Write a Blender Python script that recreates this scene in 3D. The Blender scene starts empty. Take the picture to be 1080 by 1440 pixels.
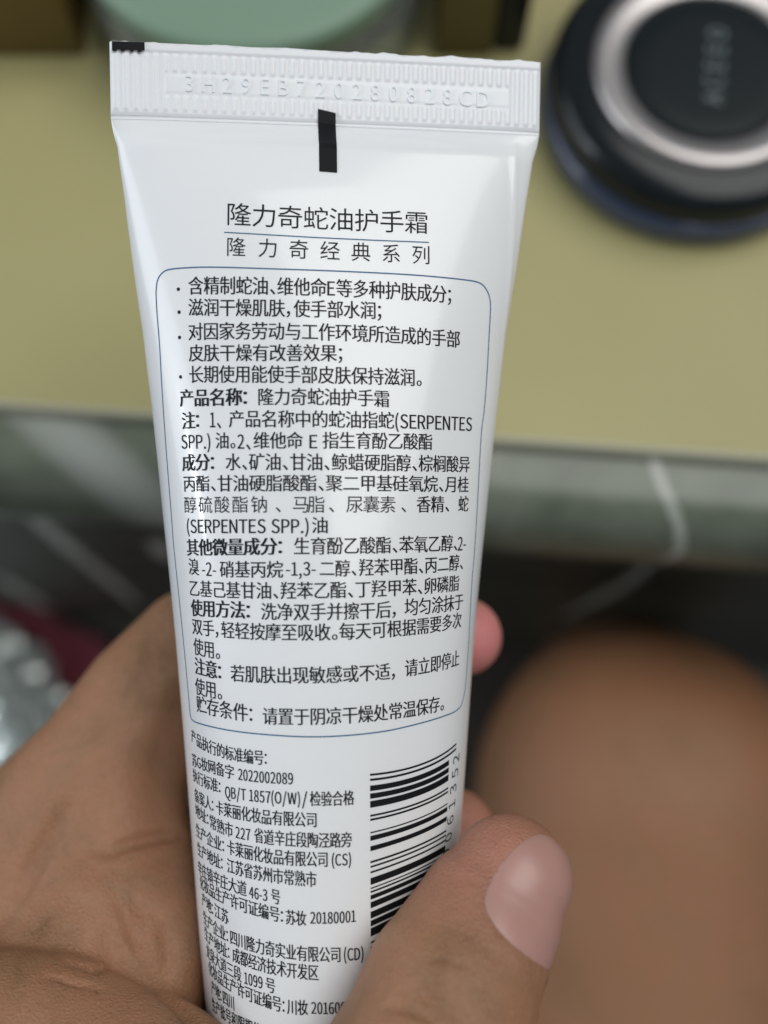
import bpy, bmesh, math, random
import numpy as np
from mathutils import Vector, noise

S = bpy.context.scene
C = S.collection
R = math.radians

# ------------------------------------------------------------------ camera
cam = bpy.data.objects.new('camera', bpy.data.cameras.new('camera'))
C.objects.link(cam)
cam.location = (0, 0, 0.217)
cam.rotation_euler = (R(15), 0, 0)
cam.data.sensor_fit = 'VERTICAL'
cam.data.sensor_height = 24
cam.data.sensor_width = 18
cam.data.lens = 24*1383/1440
cam.data.clip_start = 0.01
cam.data.clip_end = 20
cam.data.dof.use_dof = True
cam.data.dof.focus_distance = 0.1265
cam.data.dof.aperture_fstop = 5.2
S.camera = cam

# ------------------------------------------------------------------ light
S.view_settings.view_transform = 'Standard'
S.view_settings.look = 'None'
S.view_settings.exposure = 0.07
S.view_settings.gamma = 1.0
S.cycles.use_denoising = True
S.cycles.max_bounces = 8
W = bpy.data.worlds.new('World')
S.world = W
W.use_nodes = True
W.node_tree.nodes['Background'].inputs[0].default_value = (0.82, 0.91, 1.0, 1)
W.node_tree.nodes['Background'].inputs[1].default_value = 0.215

def area(name, loc, target, sx, sy, power, col):
    d = bpy.data.lights.new(name, 'AREA')
    d.shape = 'RECTANGLE'; d.size = sx; d.size_y = sy
    d.energy = power; d.color = col
    o = bpy.data.objects.new(name, d); C.objects.link(o)
    o.location = loc
    o.rotation_euler = (Vector(target)-Vector(loc)).to_track_quat('-Z', 'Y').to_euler()
    return o
area('ceiling_light', (0.75, 0.35, 1.9), (0, 0.05, 0), 1.7, 1.5, 29, (1.0, 0.985, 0.95))
area('window_light', (-1.5, 0.25, 0.62), (0, 0.05, 0.1), 1.1, 0.9, 9, (0.86, 0.93, 1.0))
area('strip_light', (-1.42, -0.18, 0.665), (0, 0.06, 0.15), 0.20, 0.035, 2.6, (0.92, 0.96, 1.0))
# ---- camera frame (millimetres): x right, y up, z towards the viewer; the camera stands at CAM_H above the table top
FPX = 1383.0
PITCH = math.radians(15.0)
CAM_H = 217.0
_s, _c = math.sin(PITCH), math.cos(PITCH)
CAM_R = np.array([[1, 0, 0], [0, _c, -_s], [0, _s, _c]])
def cam2world(p):
    """camera-frame millimetres -> world metres"""
    p = np.asarray(p, float)
    return (p @ CAM_R.T + np.array([0, 0, CAM_H])) * 0.001

# ---- the tube's skin: constant girth, flat at the crimp and rounder towards the cap
TW = 57.0                                   # half girth in mm = width of the flat crimp
_ks = np.linspace(0.012, 1.2, 96)
_th = np.linspace(-math.pi/2, math.pi/2, 721)
_ss = np.linspace(-1, 1, 361)
_A, _TH = [], []
for _k in _ks:
    _w = np.sqrt(np.cos(_th)**2 + (_k*np.sin(_th))**2)
    _cum = np.concatenate([[0], np.cumsum((_w[1:]+_w[:-1])/2*(_th[1]-_th[0]))])
    _A.append(TW/_cum[-1])
    _TH.append(np.interp((_ss+1)/2*_cum[-1], _cum, _th))
_A = np.array(_A); _TH = np.array(_TH)
AX0 = np.array([-7.52, 60.7, -130.0]); AX1 = np.array([-8.35, -73.9, -142.0])
AXD = (AX1-AX0)/np.linalg.norm(AX1-AX0)
_x = np.array([math.cos(math.radians(6.4)), 0, -math.sin(math.radians(6.4))])
TX = _x-AXD*(_x@AXD); TX /= np.linalg.norm(TX)
TN = np.cross(TX, -AXD)
def tube(s, v, off=0.0, back=False):
    """point on the tube skin: s in -1..1 across the front, v mm down from the crimp edge, off mm above it"""
    s = np.asarray(s, float); v = np.asarray(v, float)
    s, v = np.broadcast_arrays(s, v)
    k = np.interp(v, KV, KK); cx = np.interp(v, KV, KC)
    fi = np.clip((k-_ks[0])/(_ks[1]-_ks[0]), 0, len(_ks)-1.001); i = fi.astype(int); f = fi-i
    fj = np.clip((s+1)/2*(len(_ss)-1), 0, len(_ss)-1.001); j = fj.astype(int); g = fj-j
    th = (_TH[i, j]*(1-f)+_TH[i+1, j]*f)*(1-g)+(_TH[i, j+1]*(1-f)+_TH[i+1, j+1]*f)*g
    a = _A[i]*(1-f)+_A[i+1]*f
    b = a*k
    sx, sz = np.sin(th), np.cos(th)
    nx, nz = b*sx, a*sz
    nl = np.sqrt(nx*nx+nz*nz); nx, nz = nx/nl, nz/nl
    lx = cx+a*sx+nx*off
    lz = (b*sz+nz*off)*(-1 if back else 1)
    return AX0+lx[..., None]*TX+v[..., None]*AXD+lz[..., None]*TN
KV=np.array([0.0, 5.0, 9.3, 13.0, 19.0, 25.0, 31.0, 37.0, 43.0, 49.0, 55.0, 61.0, 67.0, 73.0, 79.0, 85.0, 91.0, 97.0, 103.0, 109.0, 115.0, 121.0, 127.0, 133.0, 139.0, 145.0, 151.0, 157.0, 163.0, 169.0])
KK=np.array([0.012, 0.012, 0.012, 0.1426, 0.2222, 0.2891, 0.3557, 0.4227, 0.4712, 0.524, 0.5737, 0.619, 0.6651, 0.7087, 0.7528, 0.7912, 0.8305, 0.8648, 0.8967, 0.933, 0.9715, 1.0118, 1.0525, 1.0951, 1.1301, 1.1653, 1.1672, 1.1592, 1.1511, 1.1432])
KC=np.array([0.42, 0.42, 0.42, 0.369, 0.309, 0.229, 0.134, 0.08, 0.081, 0.076, 0.05, 0.031, 0.019, 0.015, 0.025, 0.054, 0.087, 0.11, 0.133, 0.166, 0.211, 0.27, 0.343, 0.415, 0.474, 0.514, 0.533, 0.542, 0.551, 0.558])
LINES=[
 [('隆力奇蛇油护手霜', 'm', [(-0.4633, 23.902), (-0.053, 24.3334), (0.4364, 24.3248)], 2.798)],
 [('隆力奇经典系列', 'j', [(-0.4632, 27.8512), (-0.0084, 28.2241), (0.4455, 28.3253)], 2.303)],
 [('•', '', [(-0.6903, 31.9476)], 0.541), ('含精制蛇油、维他命E等多种护肤成分；', '', [(-0.6403, 32.6941), (-0.0207, 32.9268), (0.5509, 33.2581)], 2.18)],
 [('•', '', [(-0.6895, 34.8574)], 0.539), ('滋润干燥肌肤，使手部水润；', '', [(-0.6419, 35.3907), (-0.2389, 35.5721), (0.2189, 35.656)], 2.111)],
 [('•', '', [(-0.6915, 38.0446)], 0.537), ('对因家务劳动与工作环境所造成的手部', '', [(-0.6445, 38.4622), (-0.0525, 38.508), (0.5988, 38.9518)], 2.096)],
 [('皮肤干燥有改善效果；', '', [(-0.6456, 41.1184), (-0.2862, 41.1314), (0.0434, 41.0913)], 2.037)],
 [('•', '', [(-0.6932, 43.0243)], 0.539), ('长期使用能使手部皮肤保持滋润。', '', [(-0.6451, 43.8305), (-0.1312, 43.8469), (0.405, 44.0398)], 2.078)],
 [('产品名称：', 'b', [(-0.7009, 46.8008), (-0.5307, 46.7161), (-0.3758, 46.6177)], 2.089), ('隆力奇蛇油护手霜', '', [(-0.3224, 46.6118), (-0.0544, 46.5659), (0.2512, 46.7523)], 2.031)],
 [('注：', 'b', [(-0.6934, 49.6846), (-0.6492, 49.6028), (-0.6038, 49.5127)], 2.063), ('1、', 'L', [(-0.5464, 49.3853), (-0.5221, 49.3807), (-0.4948, 49.3754)], 1.865), ('产品名称中的蛇油指蛇', '', [(-0.4563, 49.3681), (-0.0858, 49.3275), (0.2735, 49.441)], 2.024), ('(SERPENTES', 'L', [(0.2808, 49.333), (0.4672, 49.4914), (0.6828, 49.6822)], 1.768)],
 [('SPP.)', 'L', [(-0.7023, 52.1265), (-0.6215, 52.0871), (-0.5481, 52.0558)], 1.748), ('油。', '', [(-0.5207, 52.0452), (-0.4756, 52.0288), (-0.4289, 52.0132)], 1.949), ('2、', 'L', [(-0.4174, 52.0095), (-0.393, 52.002), (-0.3591, 51.9923)], 1.764), ('维他命', '', [(-0.3447, 51.9883), (-0.2407, 51.9631), (-0.1291, 51.9423)], 1.976), ('E', 'L', [(-0.0998, 51.894), (-0.0859, 51.892), (-0.0674, 51.8895)], 1.668), ('指生育酚乙酸酯', '', [(-0.0433, 51.9305), (0.1959, 51.9609), (0.459, 52.1179)], 1.995)],
 [('成分：', 'b', [(-0.7019, 54.9792), (-0.6094, 54.8589), (-0.5322, 54.7625)], 2.062), ('水、矿油、甘油、鲸蜡硬脂醇、棕榈酸异', '', [(-0.4732, 54.729), (0.0377, 54.6474), (0.678, 55.0956)], 2.021)],
 [('丙酯、甘油硬脂酸酯、聚二甲基硅氧烷、月桂', '', [(-0.6986, 57.6087), (0.022, 57.1927), (0.6764, 57.7289)], 1.975)],
 [('醇硫酸酯钠、', 'j', [(-0.7026, 60.3279), (-0.4347, 59.9879), (-0.2255, 59.8473)], 1.991), ('马脂、', 'j', [(-0.1727, 59.8317), (-0.0863, 59.8186), (0.0063, 59.8214)], 1.969), ('尿囊素、', 'j', [(0.0591, 59.8306), (0.1952, 59.8801), (0.3313, 59.9684)], 1.989), ('香精、', '', [(0.3837, 59.9954), (0.4719, 60.0587), (0.5559, 60.1177)], 1.999), ('蛇', '', [(0.6132, 60.1727), (0.6417, 60.1988), (0.68, 60.216)], 1.96)],
 [('(SERPENTES SPP.)', 'L', [(-0.6909, 62.8797), (-0.3691, 62.4489), (-0.1056, 62.3296)], 1.718), ('油', '', [(-0.0902, 62.3546), (-0.0557, 62.3542), (-0.0233, 62.3566)], 1.924)],
 [('其他微量成分：', 'b', [(-0.6985, 65.8256), (-0.437, 65.2858), (-0.2229, 65.0108)], 2.039), ('生育酚乙酸酯、苯氧乙醇、', '', [(-0.1676, 64.9892), (0.1948, 64.9694), (0.6124, 65.261)], 2.032), ('2-', 'L', [(0.6173, 65.2727), (0.6423, 65.2877), (0.6746, 65.324)], 1.785)],
 [('溴', '', [(-0.6941, 68.2008), (-0.665, 68.2096), (-0.6289, 68.2043)], 2.021), ('-2-', 'L', [(-0.6096, 68.1557), (-0.5708, 68.1098), (-0.5328, 68.0737)], 1.717), ('硝基丙烷', '', [(-0.5116, 68.1661), (-0.3543, 67.969), (-0.217, 67.8525)], 1.984), ('-1,3-', 'L', [(-0.203, 67.5825), (-0.1425, 67.5605), (-0.0753, 67.5093)], 1.66), ('二醇、', '', [(-0.0562, 67.6853), (0.0209, 67.7042), (0.102, 67.6612)], 1.969), ('羟苯甲酯、丙二醇、', '', [(0.1146, 67.6704), (0.3637, 67.7583), (0.6591, 67.8676)], 2.021)],
 [('乙基己基甘油、羟苯乙酯、丁羟甲苯、卵磷脂', '', [(-0.6943, 71.0104), (-0.0566, 70.3956), (0.6356, 70.5641)], 2.011)],
 [('使用方法：', 'b', [(-0.6914, 73.5866), (-0.5144, 73.2427), (-0.3694, 73.1144)], 2.072), ('洗净双手并擦干后，', '', [(-0.315, 73.1222), (-0.0261, 73.0257), (0.2805, 73.0195)], 2.012), ('均匀涂抹于', '', [(0.3248, 72.9322), (0.4799, 73.0212), (0.6737, 73.1643)], 2.064)],
 [('双手，轻轻按摩至吸收。每天可根据需要多次', '', [(-0.6908, 75.9468), (-0.0266, 75.5186), (0.6685, 75.5625)], 2.012)],
 [('使用。', '', [(-0.6884, 78.5844), (-0.6045, 78.6252), (-0.5225, 78.5895)], 2.122)],
 [('注意：', 'b', [(-0.6854, 81.1335), (-0.5959, 81.1594), (-0.5199, 81.1648)], 2.128), ('若肌肤出现敏感或不适，', '', [(-0.466, 81.155), (-0.0894, 80.807), (0.2766, 80.7828)], 2.018), ('请立即停止', '', [(0.3275, 80.666), (0.4851, 80.6714), (0.6644, 80.6862)], 2.081)],
 [('使用。', '', [(-0.6915, 83.8348), (-0.5965, 83.7863), (-0.5172, 83.7459)], 2.137)],
 [('贮存条件：', '', [(-0.6878, 86.161), (-0.5102, 86.0388), (-0.3629, 86.0404)], 2.151), ('请置于阴凉干燥处常温保存。', '', [(-0.3125, 86.1308), (0.0951, 85.8798), (0.5541, 86.0134)], 2.032)],
 [('产品执行的标准编号：', '', [(-0.7593, 90.6567), (-0.5093, 91.2911), (-0.2985, 91.2172)], 1.762)],
 [('苏G妆网备字', '', [(-0.7689, 94.0108), (-0.5886, 93.71), (-0.4638, 93.7104)], 1.717), ('2022002089', 'L', [(-0.4395, 93.5899), (-0.3061, 93.4769), (-0.1802, 93.3822)], 1.426)],
 [('执行标准：', '', [(-0.7716, 96.0675), (-0.6461, 96.0539), (-0.5459, 95.987)], 1.754), ('QB/T 1857(O/W)', 'L', [(-0.5166, 96.3084), (-0.3174, 95.9821), (-0.1501, 95.8782)], 1.476), ('/', 'L', [(-0.1402, 95.9575), (-0.1308, 95.9497), (-0.1184, 95.9412)], 1.616), ('检验合格', '', [(-0.106, 96.0238), (-0.0072, 96.0507), (0.0864, 96.0233)], 1.774)],
 [('备案人：', '', [(-0.7681, 98.7551), (-0.678, 98.7911), (-0.5987, 98.7982)], 1.783), ('卡莱丽化妆品有限公司', '', [(-0.579, 98.9285), (-0.3018, 98.6746), (-0.0788, 98.6846)], 1.804)],
 [('地址：', '', [(-0.7708, 100.9255), (-0.6983, 100.8941), (-0.6417, 100.9526)], 1.806), ('常熟市', '', [(-0.6284, 101.1227), (-0.5497, 101.3306), (-0.4777, 101.2858)], 1.807), ('227', 'L', [(-0.4618, 101.1836), (-0.4243, 101.1888), (-0.3833, 101.1057)], 1.464), ('省道辛庄段陶泾路旁', '', [(-0.3632, 101.2353), (-0.1415, 101.2171), (0.0742, 101.3128)], 1.831)],
 [('生产企业：', '', [(-0.7777, 103.6891), (-0.6374, 103.6781), (-0.5349, 103.6511)], 1.826), ('卡莱丽化妆品有限公司', '', [(-0.5139, 103.6762), (-0.2539, 103.606), (-0.032, 103.6473)], 1.847), ('(CS)', 'L', [(-0.0118, 103.487), (0.0286, 103.5435), (0.0703, 103.5418)], 1.465)],
 [('生产地址：', '', [(-0.7747, 106.2417), (-0.6448, 106.1413), (-0.5486, 106.062)], 1.845), ('江苏省苏州市常熟市', '', [(-0.5177, 106.1347), (-0.2884, 106.0284), (-0.0806, 106.1743)], 1.855)],
 [('辛庄镇辛庄大道', '', [(-0.7832, 108.9272), (-0.5583, 108.5538), (-0.408, 108.4857)], 1.837), ('46-3', 'L', [(-0.3935, 108.4847), (-0.3488, 108.4957), (-0.3033, 108.4481)], 1.456), ('号', '', [(-0.2829, 108.5396), (-0.2628, 108.6398), (-0.243, 108.7031)], 1.809)],
 [('化妆品生产许可证编号：', '', [(-0.7671, 110.7622), (-0.45, 110.6359), (-0.231, 110.9607)], 1.837), ('苏妆', '', [(-0.2167, 111.049), (-0.1731, 111.0671), (-0.1273, 111.033)], 1.795), ('20180001', 'L', [(-0.1076, 110.7442), (-0.0108, 110.7642), (0.0896, 110.7673)], 1.465)],
 [('产地：江苏', '', [(-0.7537, 113.0196), (-0.6245, 113.0439), (-0.5208, 113.1186)], 1.863)],
 [('生产企业：', '', [(-0.7505, 115.4579), (-0.6331, 115.5583), (-0.5289, 115.5177)], 1.884), ('四川隆力奇实业有限公司', '', [(-0.5118, 115.5366), (-0.2267, 115.5071), (0.0205, 115.6968)], 1.893), ('(CD)', 'L', [(0.0375, 115.5109), (0.0785, 115.6309), (0.1234, 115.6721)], 1.555)],
 [('生产地址：', '', [(-0.747, 117.5975), (-0.6224, 117.8069), (-0.524, 117.6986)], 1.889), ('成都经济技术开发区', '', [(-0.5027, 117.7638), (-0.2716, 117.7933), (-0.0755, 117.9395)], 1.908)],
 [('龙泉大道三段', '', [(-0.7401, 119.9928), (-0.5765, 120.0108), (-0.4522, 120.0964)], 1.9), ('1099', 'L', [(-0.4339, 120.018), (-0.3856, 119.9727), (-0.3355, 119.9188)], 1.536), ('号', '', [(-0.3187, 120.1271), (-0.2975, 120.1762), (-0.2733, 120.2191)], 1.839)],
 [('化妆品生产许可证编号：', '', [(-0.7221, 122.13), (-0.4542, 122.1419), (-0.231, 122.4661)], 1.877), ('川妆', '', [(-0.2178, 122.4976), (-0.1722, 122.4655), (-0.1245, 122.351)], 1.857), ('20160001', 'L', [(-0.1087, 122.1468), (-0.0091, 122.2025), (0.0917, 122.2679)], 1.475)],
 [('产地：四川', '', [(-0.7058, 124.6837), (-0.6029, 124.5154), (-0.5076, 124.4314)], 1.908)],
 [('生产批号和限期使用日期：', '', [(-0.7125, 127.1843), (-0.44, 126.5768), (-0.2008, 126.7944)], 1.884)],
]
RULE=[(-0.4773, 24.8179), (-0.2732, 25.1321), (-0.0529, 25.3805), (0.202, 25.4885), (0.443, 25.4387)]
BORDER=[(-0.8094, 32.2731), (-0.801, 31.0211), (-0.7839, 30.1442), (-0.7549, 29.5526), (-0.7169, 29.3552), (-0.6409, 29.264), (-0.5335, 29.2547), (-0.2871, 29.4708), (-0.0522, 29.6076), (0.1695, 29.7096), (0.3486, 29.7854), (0.5014, 29.9095), (0.6088, 30.0225), (0.6768, 30.1504), (0.7169, 30.486), (0.7474, 31.3079), (0.7637, 32.2089), (0.771, 33.3185), (0.7732, 36.8793), (0.7719, 43.4476), (0.7665, 47.2144), (0.7544, 50.9832), (0.7572, 65.2239), (0.7507, 69.9929), (0.7613, 78.2539), (0.7562, 81.6295), (0.7459, 84.243), (0.7102, 86.1815), (0.6476, 86.7074), (0.5612, 86.7626), (0.446, 86.8548), (0.3477, 86.9869), (0.2415, 87.1744), (0.1329, 87.281), (0.0321, 87.3516), (-0.0605, 87.4028), (-0.1533, 87.4023), (-0.2802, 87.3735), (-0.3988, 87.4085), (-0.5434, 87.4769), (-0.6501, 87.5676), (-0.7287, 87.6129), (-0.7552, 87.0847), (-0.7586, 85.5824)]
BORDERL=[(-0.8094, 32.2731), (-0.811, 34.8024), (-0.8086, 39.7832), (-0.812, 44.7779), (-0.813, 51.1796), (-0.8074, 60.4042), (-0.805, 66.9242)]
BAR={'tl': (0.1585, 92.3274), 'tm': (0.352, 92.2452), 'tr': (0.6082, 91.4516), 'tr2': (0.6688, 91.6367), 'bl': (0.1542, 115.0948), 'mm': (0.3507, 105.2187), 'ml': (0.1564, 105.9781), 'mr': (0.6045, 105.0226)}
BARV=[(92.327, 92.595), (92.953, 93.248), (93.82, 94.518), (94.813, 95.485), (95.762, 96.622), (97.501, 97.753), (98.004, 98.274), (99.676, 99.856), (100.171, 100.801), (101.477, 102.107), (103.368, 103.638), (103.98, 104.223), (104.673, 104.925), (105.519, 106.392), (106.744, 106.924), (107.177, 107.42), (107.709, 108.277), (108.584, 109.368), (109.81, 110.685), (110.947, 111.678), (111.913, 112.969), (113.647, 113.873), (114.28, 115.095), (115.547, 116.27), (116.632, 116.903), (117.175, 117.899)]
DIG=[('2', 0.6783, 93.4157), ('5', 0.6728, 95.3156), ('3', 0.6598, 97.3418), ('1', 0.6545, 99.4368), ('6', 0.6451, 101.493), ('0', 0.6364, 103.7487), ('9', 0.6202, 105.8225), ('3', 0.6041, 107.7925)]
CODE=[(-0.6718, 5.8512), (0.0179, 5.96), (0.7494, 6.2653)]
MARKS=[[(-0.9785, -0.4025), (-0.8409, -0.3701), (-0.8414, 0.5607), (-0.9791, 0.5699)], [(-0.058, 7.4161), (0.0246, 7.8694), (0.024, 16.6991), (-0.0561, 16.587)]]
# ------------------------------------------------------------------ glyph outlines (the face that ships with Blender), made once
_gc = {}
FONT = None
try:
    import os
    _p = os.path.join(bpy.utils.system_resource('DATAFILES', path='fonts'), 'Noto Sans CJK Regular.woff2')
    if os.path.exists(_p): FONT = bpy.data.fonts.load(_p)
except Exception:
    FONT = None
def _make(chars, solid=False, font=None, ext=0.0, scale=1.0):
    obs = []
    for ch in chars:
        c = bpy.data.curves.new('g', 'FONT'); c.body = ch; c.resolution_u = 3; c.extrude = ext
        if font: c.font = font
        o = bpy.data.objects.new('g', c); C.objects.link(o); obs.append(o)
    dg = bpy.context.evaluated_depsgraph_get(); dg.update()
    for ch, o in zip(chars, obs):
        me = bpy.data.meshes.new_from_object(o.evaluated_get(dg))
        _gc[(ch, solid)] = (np.array([v.co[:] for v in me.vertices]).reshape(-1, 3)*scale, [tuple(p.vertices) for p in me.polygons])
        bpy.data.meshes.remove(me)
    for o in obs:
        c = o.data; bpy.data.objects.remove(o); bpy.data.curves.remove(c)
def glyph(ch, solid): return _gc[(ch, solid)]
_all = sorted(set(''.join(sg[0] for ln in LINES for sg in ln)+'国H0123456789ACEO')-set(' •'))
_make([c for c in _all if ord(c) > 127])
g0 = glyph('国', False)[0]
CJK_LO, CJK_H = g0[:, 1].min(), np.ptp(g0[:, 1])
EM = CJK_H/.90
_make(['H'], False, FONT)
_k = .733*EM/np.ptp(glyph('H', False)[0][:, 1])
_make([c for c in _all if ord(c) < 128], False, FONT, 0.0, _k)
CAP = np.ptp(glyph('H', False)[0][:, 1])
_make(sorted(set('3H29EB720280828CD')), True, None, .05, 1.0)
CAPS = np.ptp(glyph('H', True)[0][:, 1])

_tube0 = tube
def relief(s, v):
    """small dents and folds of a handled soft tube, mm"""
    w = np.clip((v-11)/12, 0, 1)
    d = 0.06*np.sin(2.3*s+0.09*v+0.6)*np.sin(0.11*v+1.0*s)*w
    d = d+0.16*np.exp(-((s-0.885-0.0012*(v-20))/0.018)**2)*np.clip((v-10)/3, 0, 1)*np.clip((46-v)/14, 0, 1)
    d = d+0.17*np.exp(-((s+0.305-0.004*(v-98))/0.026)**2)*np.exp(-((v-101)/5.5)**2)
    d = d-0.22*np.exp(-((v-11.4)/1.1)**2)
    d = d-.55*np.exp(-((s-.62)/.26)**2-((v-120)/13)**2)
    return d
def tube(s, v, off=0.0, back=False):
    if back:
        return _tube0(s, v, off, True)
    return _tube0(s, v, off+relief(np.asarray(s, float), np.asarray(v, float)))

# ------------------------------------------------------------------ helpers
def link(name, me, mat=None, parent=None, smooth=True):
    if mat is not None:
        me.materials.append(mat)
    if smooth:
        me.polygons.foreach_set('use_smooth', [True]*len(me.polygons))
    o = bpy.data.objects.new(name, me)
    C.objects.link(o)
    if parent is not None:
        o.parent = parent
    return o
def mesh(name, verts, faces, mat=None, parent=None, smooth=True, origin=None):
    """verts in world metres; origin = where the object (or its thing) stands"""
    v = np.asarray(verts, float)
    org = np.zeros(3)
    if parent is not None:
        p = parent
        while p is not None:
            org = org+np.array(p.location); p = p.parent
    loc = np.zeros(3)
    if origin is not None:
        loc = np.asarray(origin, float)-org
    me = bpy.data.meshes.new(name)
    me.from_pydata((v-org-loc).tolist(), [], [tuple(int(i) for i in f) for f in faces])
    me.update()
    o = link(name, me, mat, parent, smooth)
    o.location = loc
    return o
def thing(name, label, cat, loc):
    o = bpy.data.objects.new(name, None)
    o.empty_display_size = 0.01
    C.objects.link(o)
    o.location = loc
    o['label'] = label; o['category'] = cat
    return o
def tag(o, label=None, cat=None, kind=None, group=None):
    if label: o['label'] = label
    if cat: o['category'] = cat
    if kind: o['kind'] = kind
    if group: o['group'] = group
    return o
def grid_faces(n, m, closed=False, flip=False):
    f = []
    for i in range(n-1):
        for j in range(m if closed else m-1):
            q = [i*m+j, i*m+(j+1) % m, (i+1)*m+(j+1) % m, (i+1)*m+j]
            f.append(q[::-1] if flip else q)
    return f
def lathe(name, prof, cx, cy, mat, parent=None, n=96, z0=0.0):
    """prof = [(radius, z)] mm from the axis; both ends closed when radius is 0"""
    vs, fs = [], []
    for r, z in prof:
        for k in range(n):
            a = 2*math.pi*k/n
            vs.append(((cx+r*math.cos(a))*.001, (cy+r*math.sin(a))*.001, (z+z0)*.001))
    fs = grid_faces(len(prof), n, True)
    o = mesh(name, vs, fs, mat, parent)
    bm = bmesh.new(); bm.from_mesh(o.data)
    bmesh.ops.remove_doubles(bm, verts=bm.verts, dist=1e-7)
    bmesh.ops.recalc_face_normals(bm, faces=bm.faces)
    bm.to_mesh(o.data); bm.free()
    o.data.polygons.foreach_set('use_smooth', [True]*len(o.data.polygons))
    return o
def sharp(o, deg=35):
    bm = bmesh.new(); bm.from_mesh(o.data)
    for e in bm.edges:
        if len(e.link_faces) == 2 and e.calc_face_angle(0) > R(deg):
            e.smooth = False
    bm.to_mesh(o.data); bm.free()
    return o
def rbox(name, x0, x1, y0, y1, z0, z1, bev, mat, parent=None, rot=0.0, piv=None, seg=3):
    bm = bmesh.new()
    bmesh.ops.create_cube(bm, size=1)
    for v in bm.verts:
        v.co = Vector((x0+(v.co.x+.5)*(x1-x0), y0+(v.co.y+.5)*(y1-y0), z0+(v.co.z+.5)*(z1-z0)))*.001
    bmesh.ops.bevel(bm, geom=bm.edges[:], offset=bev*.001, segments=seg, affect='EDGES', profile=.5)
    if rot:
        from mathutils import Matrix
        bmesh.ops.rotate(bm, verts=bm.verts, cent=Vector(piv)*.001, matrix=Matrix.Rotation(rot, 3, 'Z'))
    vs = [tuple(v.co) for v in bm.verts]
    fs = [[v.index for v in f.verts] for f in bm.faces]
    bm.free()
    return sharp(mesh(name, vs, fs, mat, parent))

# ------------------------------------------------------------------ materials
def M(name, col, rough=.5, **kw):
    m = bpy.data.materials.new(name); m.use_nodes = True
    b = m.node_tree.nodes['Principled BSDF']
    b.inputs['Base Color'].default_value = (*col, 1)
    b.inputs['Roughness'].default_value = rough
    for k, v in kw.items():
        b.inputs[k.replace('_', ' ')].default_value = v
    return m
def nd(m, t, **kw):
    n = m.node_tree.nodes.new(t)
    for k, v in kw.items():
        if hasattr(n, k): setattr(n, k, v)
        else: n.inputs[k.replace('_', ' ')].default_value = v
    return n
def lk(m, a, b): m.node_tree.links.new(a, b)
def bsdf(m): return m.node_tree.nodes['Principled BSDF']
def coords(m, scale):
    t = nd(m, 'ShaderNodeTexCoord'); p = nd(m, 'ShaderNodeMapping')
    p.inputs['Scale'].default_value = (scale,)*3 if not hasattr(scale, '__len__') else scale
    lk(m, t.outputs['Object'], p.inputs['Vector'])
    return p.outputs['Vector']
def ntex(m, vec, scale=1, detail=4, rough=.55, dist=0):
    n = nd(m, 'ShaderNodeTexNoise'); n.inputs['Scale'].default_value = scale
    n.inputs['Detail'].default_value = detail; n.inputs['Roughness'].default_value = rough
    n.inputs['Distortion'].default_value = dist
    lk(m, vec, n.inputs['Vector']); return n
def ramp(m, fac, stops):
    r = nd(m, 'ShaderNodeValToRGB'); e = r.color_ramp.elements
    while len(e) < len(stops): e.new(.5)
    for q, (p, c) in zip(e, stops):
        q.position = p; q.color = (*c, 1)
    lk(m, fac, r.inputs['Fac']); return r
def bump(m, h, strength, dist, prev=None):
    b = nd(m, 'ShaderNodeBump'); b.inputs['Strength'].default_value = strength
    b.inputs['Distance'].default_value = dist
    lk(m, h, b.inputs['Height'])
    if prev is not None: lk(m, prev, b.inputs['Normal'])
    return b.outputs['Normal']

plastic = M('tube_plastic', (.80, .815, .83), .36, Subsurface_Weight=.12, Subsurface_Scale=.002, Coat_Weight=.5, Coat_Roughness=.11)
plastic.node_tree.nodes['Principled BSDF'].inputs['Subsurface Radius'].default_value = (1, .9, .85)
_v = coords(plastic, 1)
lk(plastic, bump(plastic, ntex(plastic, _v, 420, 3).outputs['Fac'], .10, .0003), bsdf(plastic).inputs['Normal'])
crimpm = M('crimp_plastic', (.80, .815, .84), .42, Subsurface_Weight=.10, Subsurface_Scale=.0015, Coat_Weight=.2, Coat_Roughness=.25)
ink = M('black_ink', (.012, .014, .020), .6, Specular_IOR_Level=.18)
blueink = M('blue_ink', (.055, .145, .26), .55, Specular_IOR_Level=.2)
blackmark = M('mark_ink', (.007, .008, .010), .55, Specular_IOR_Level=.15)

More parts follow.
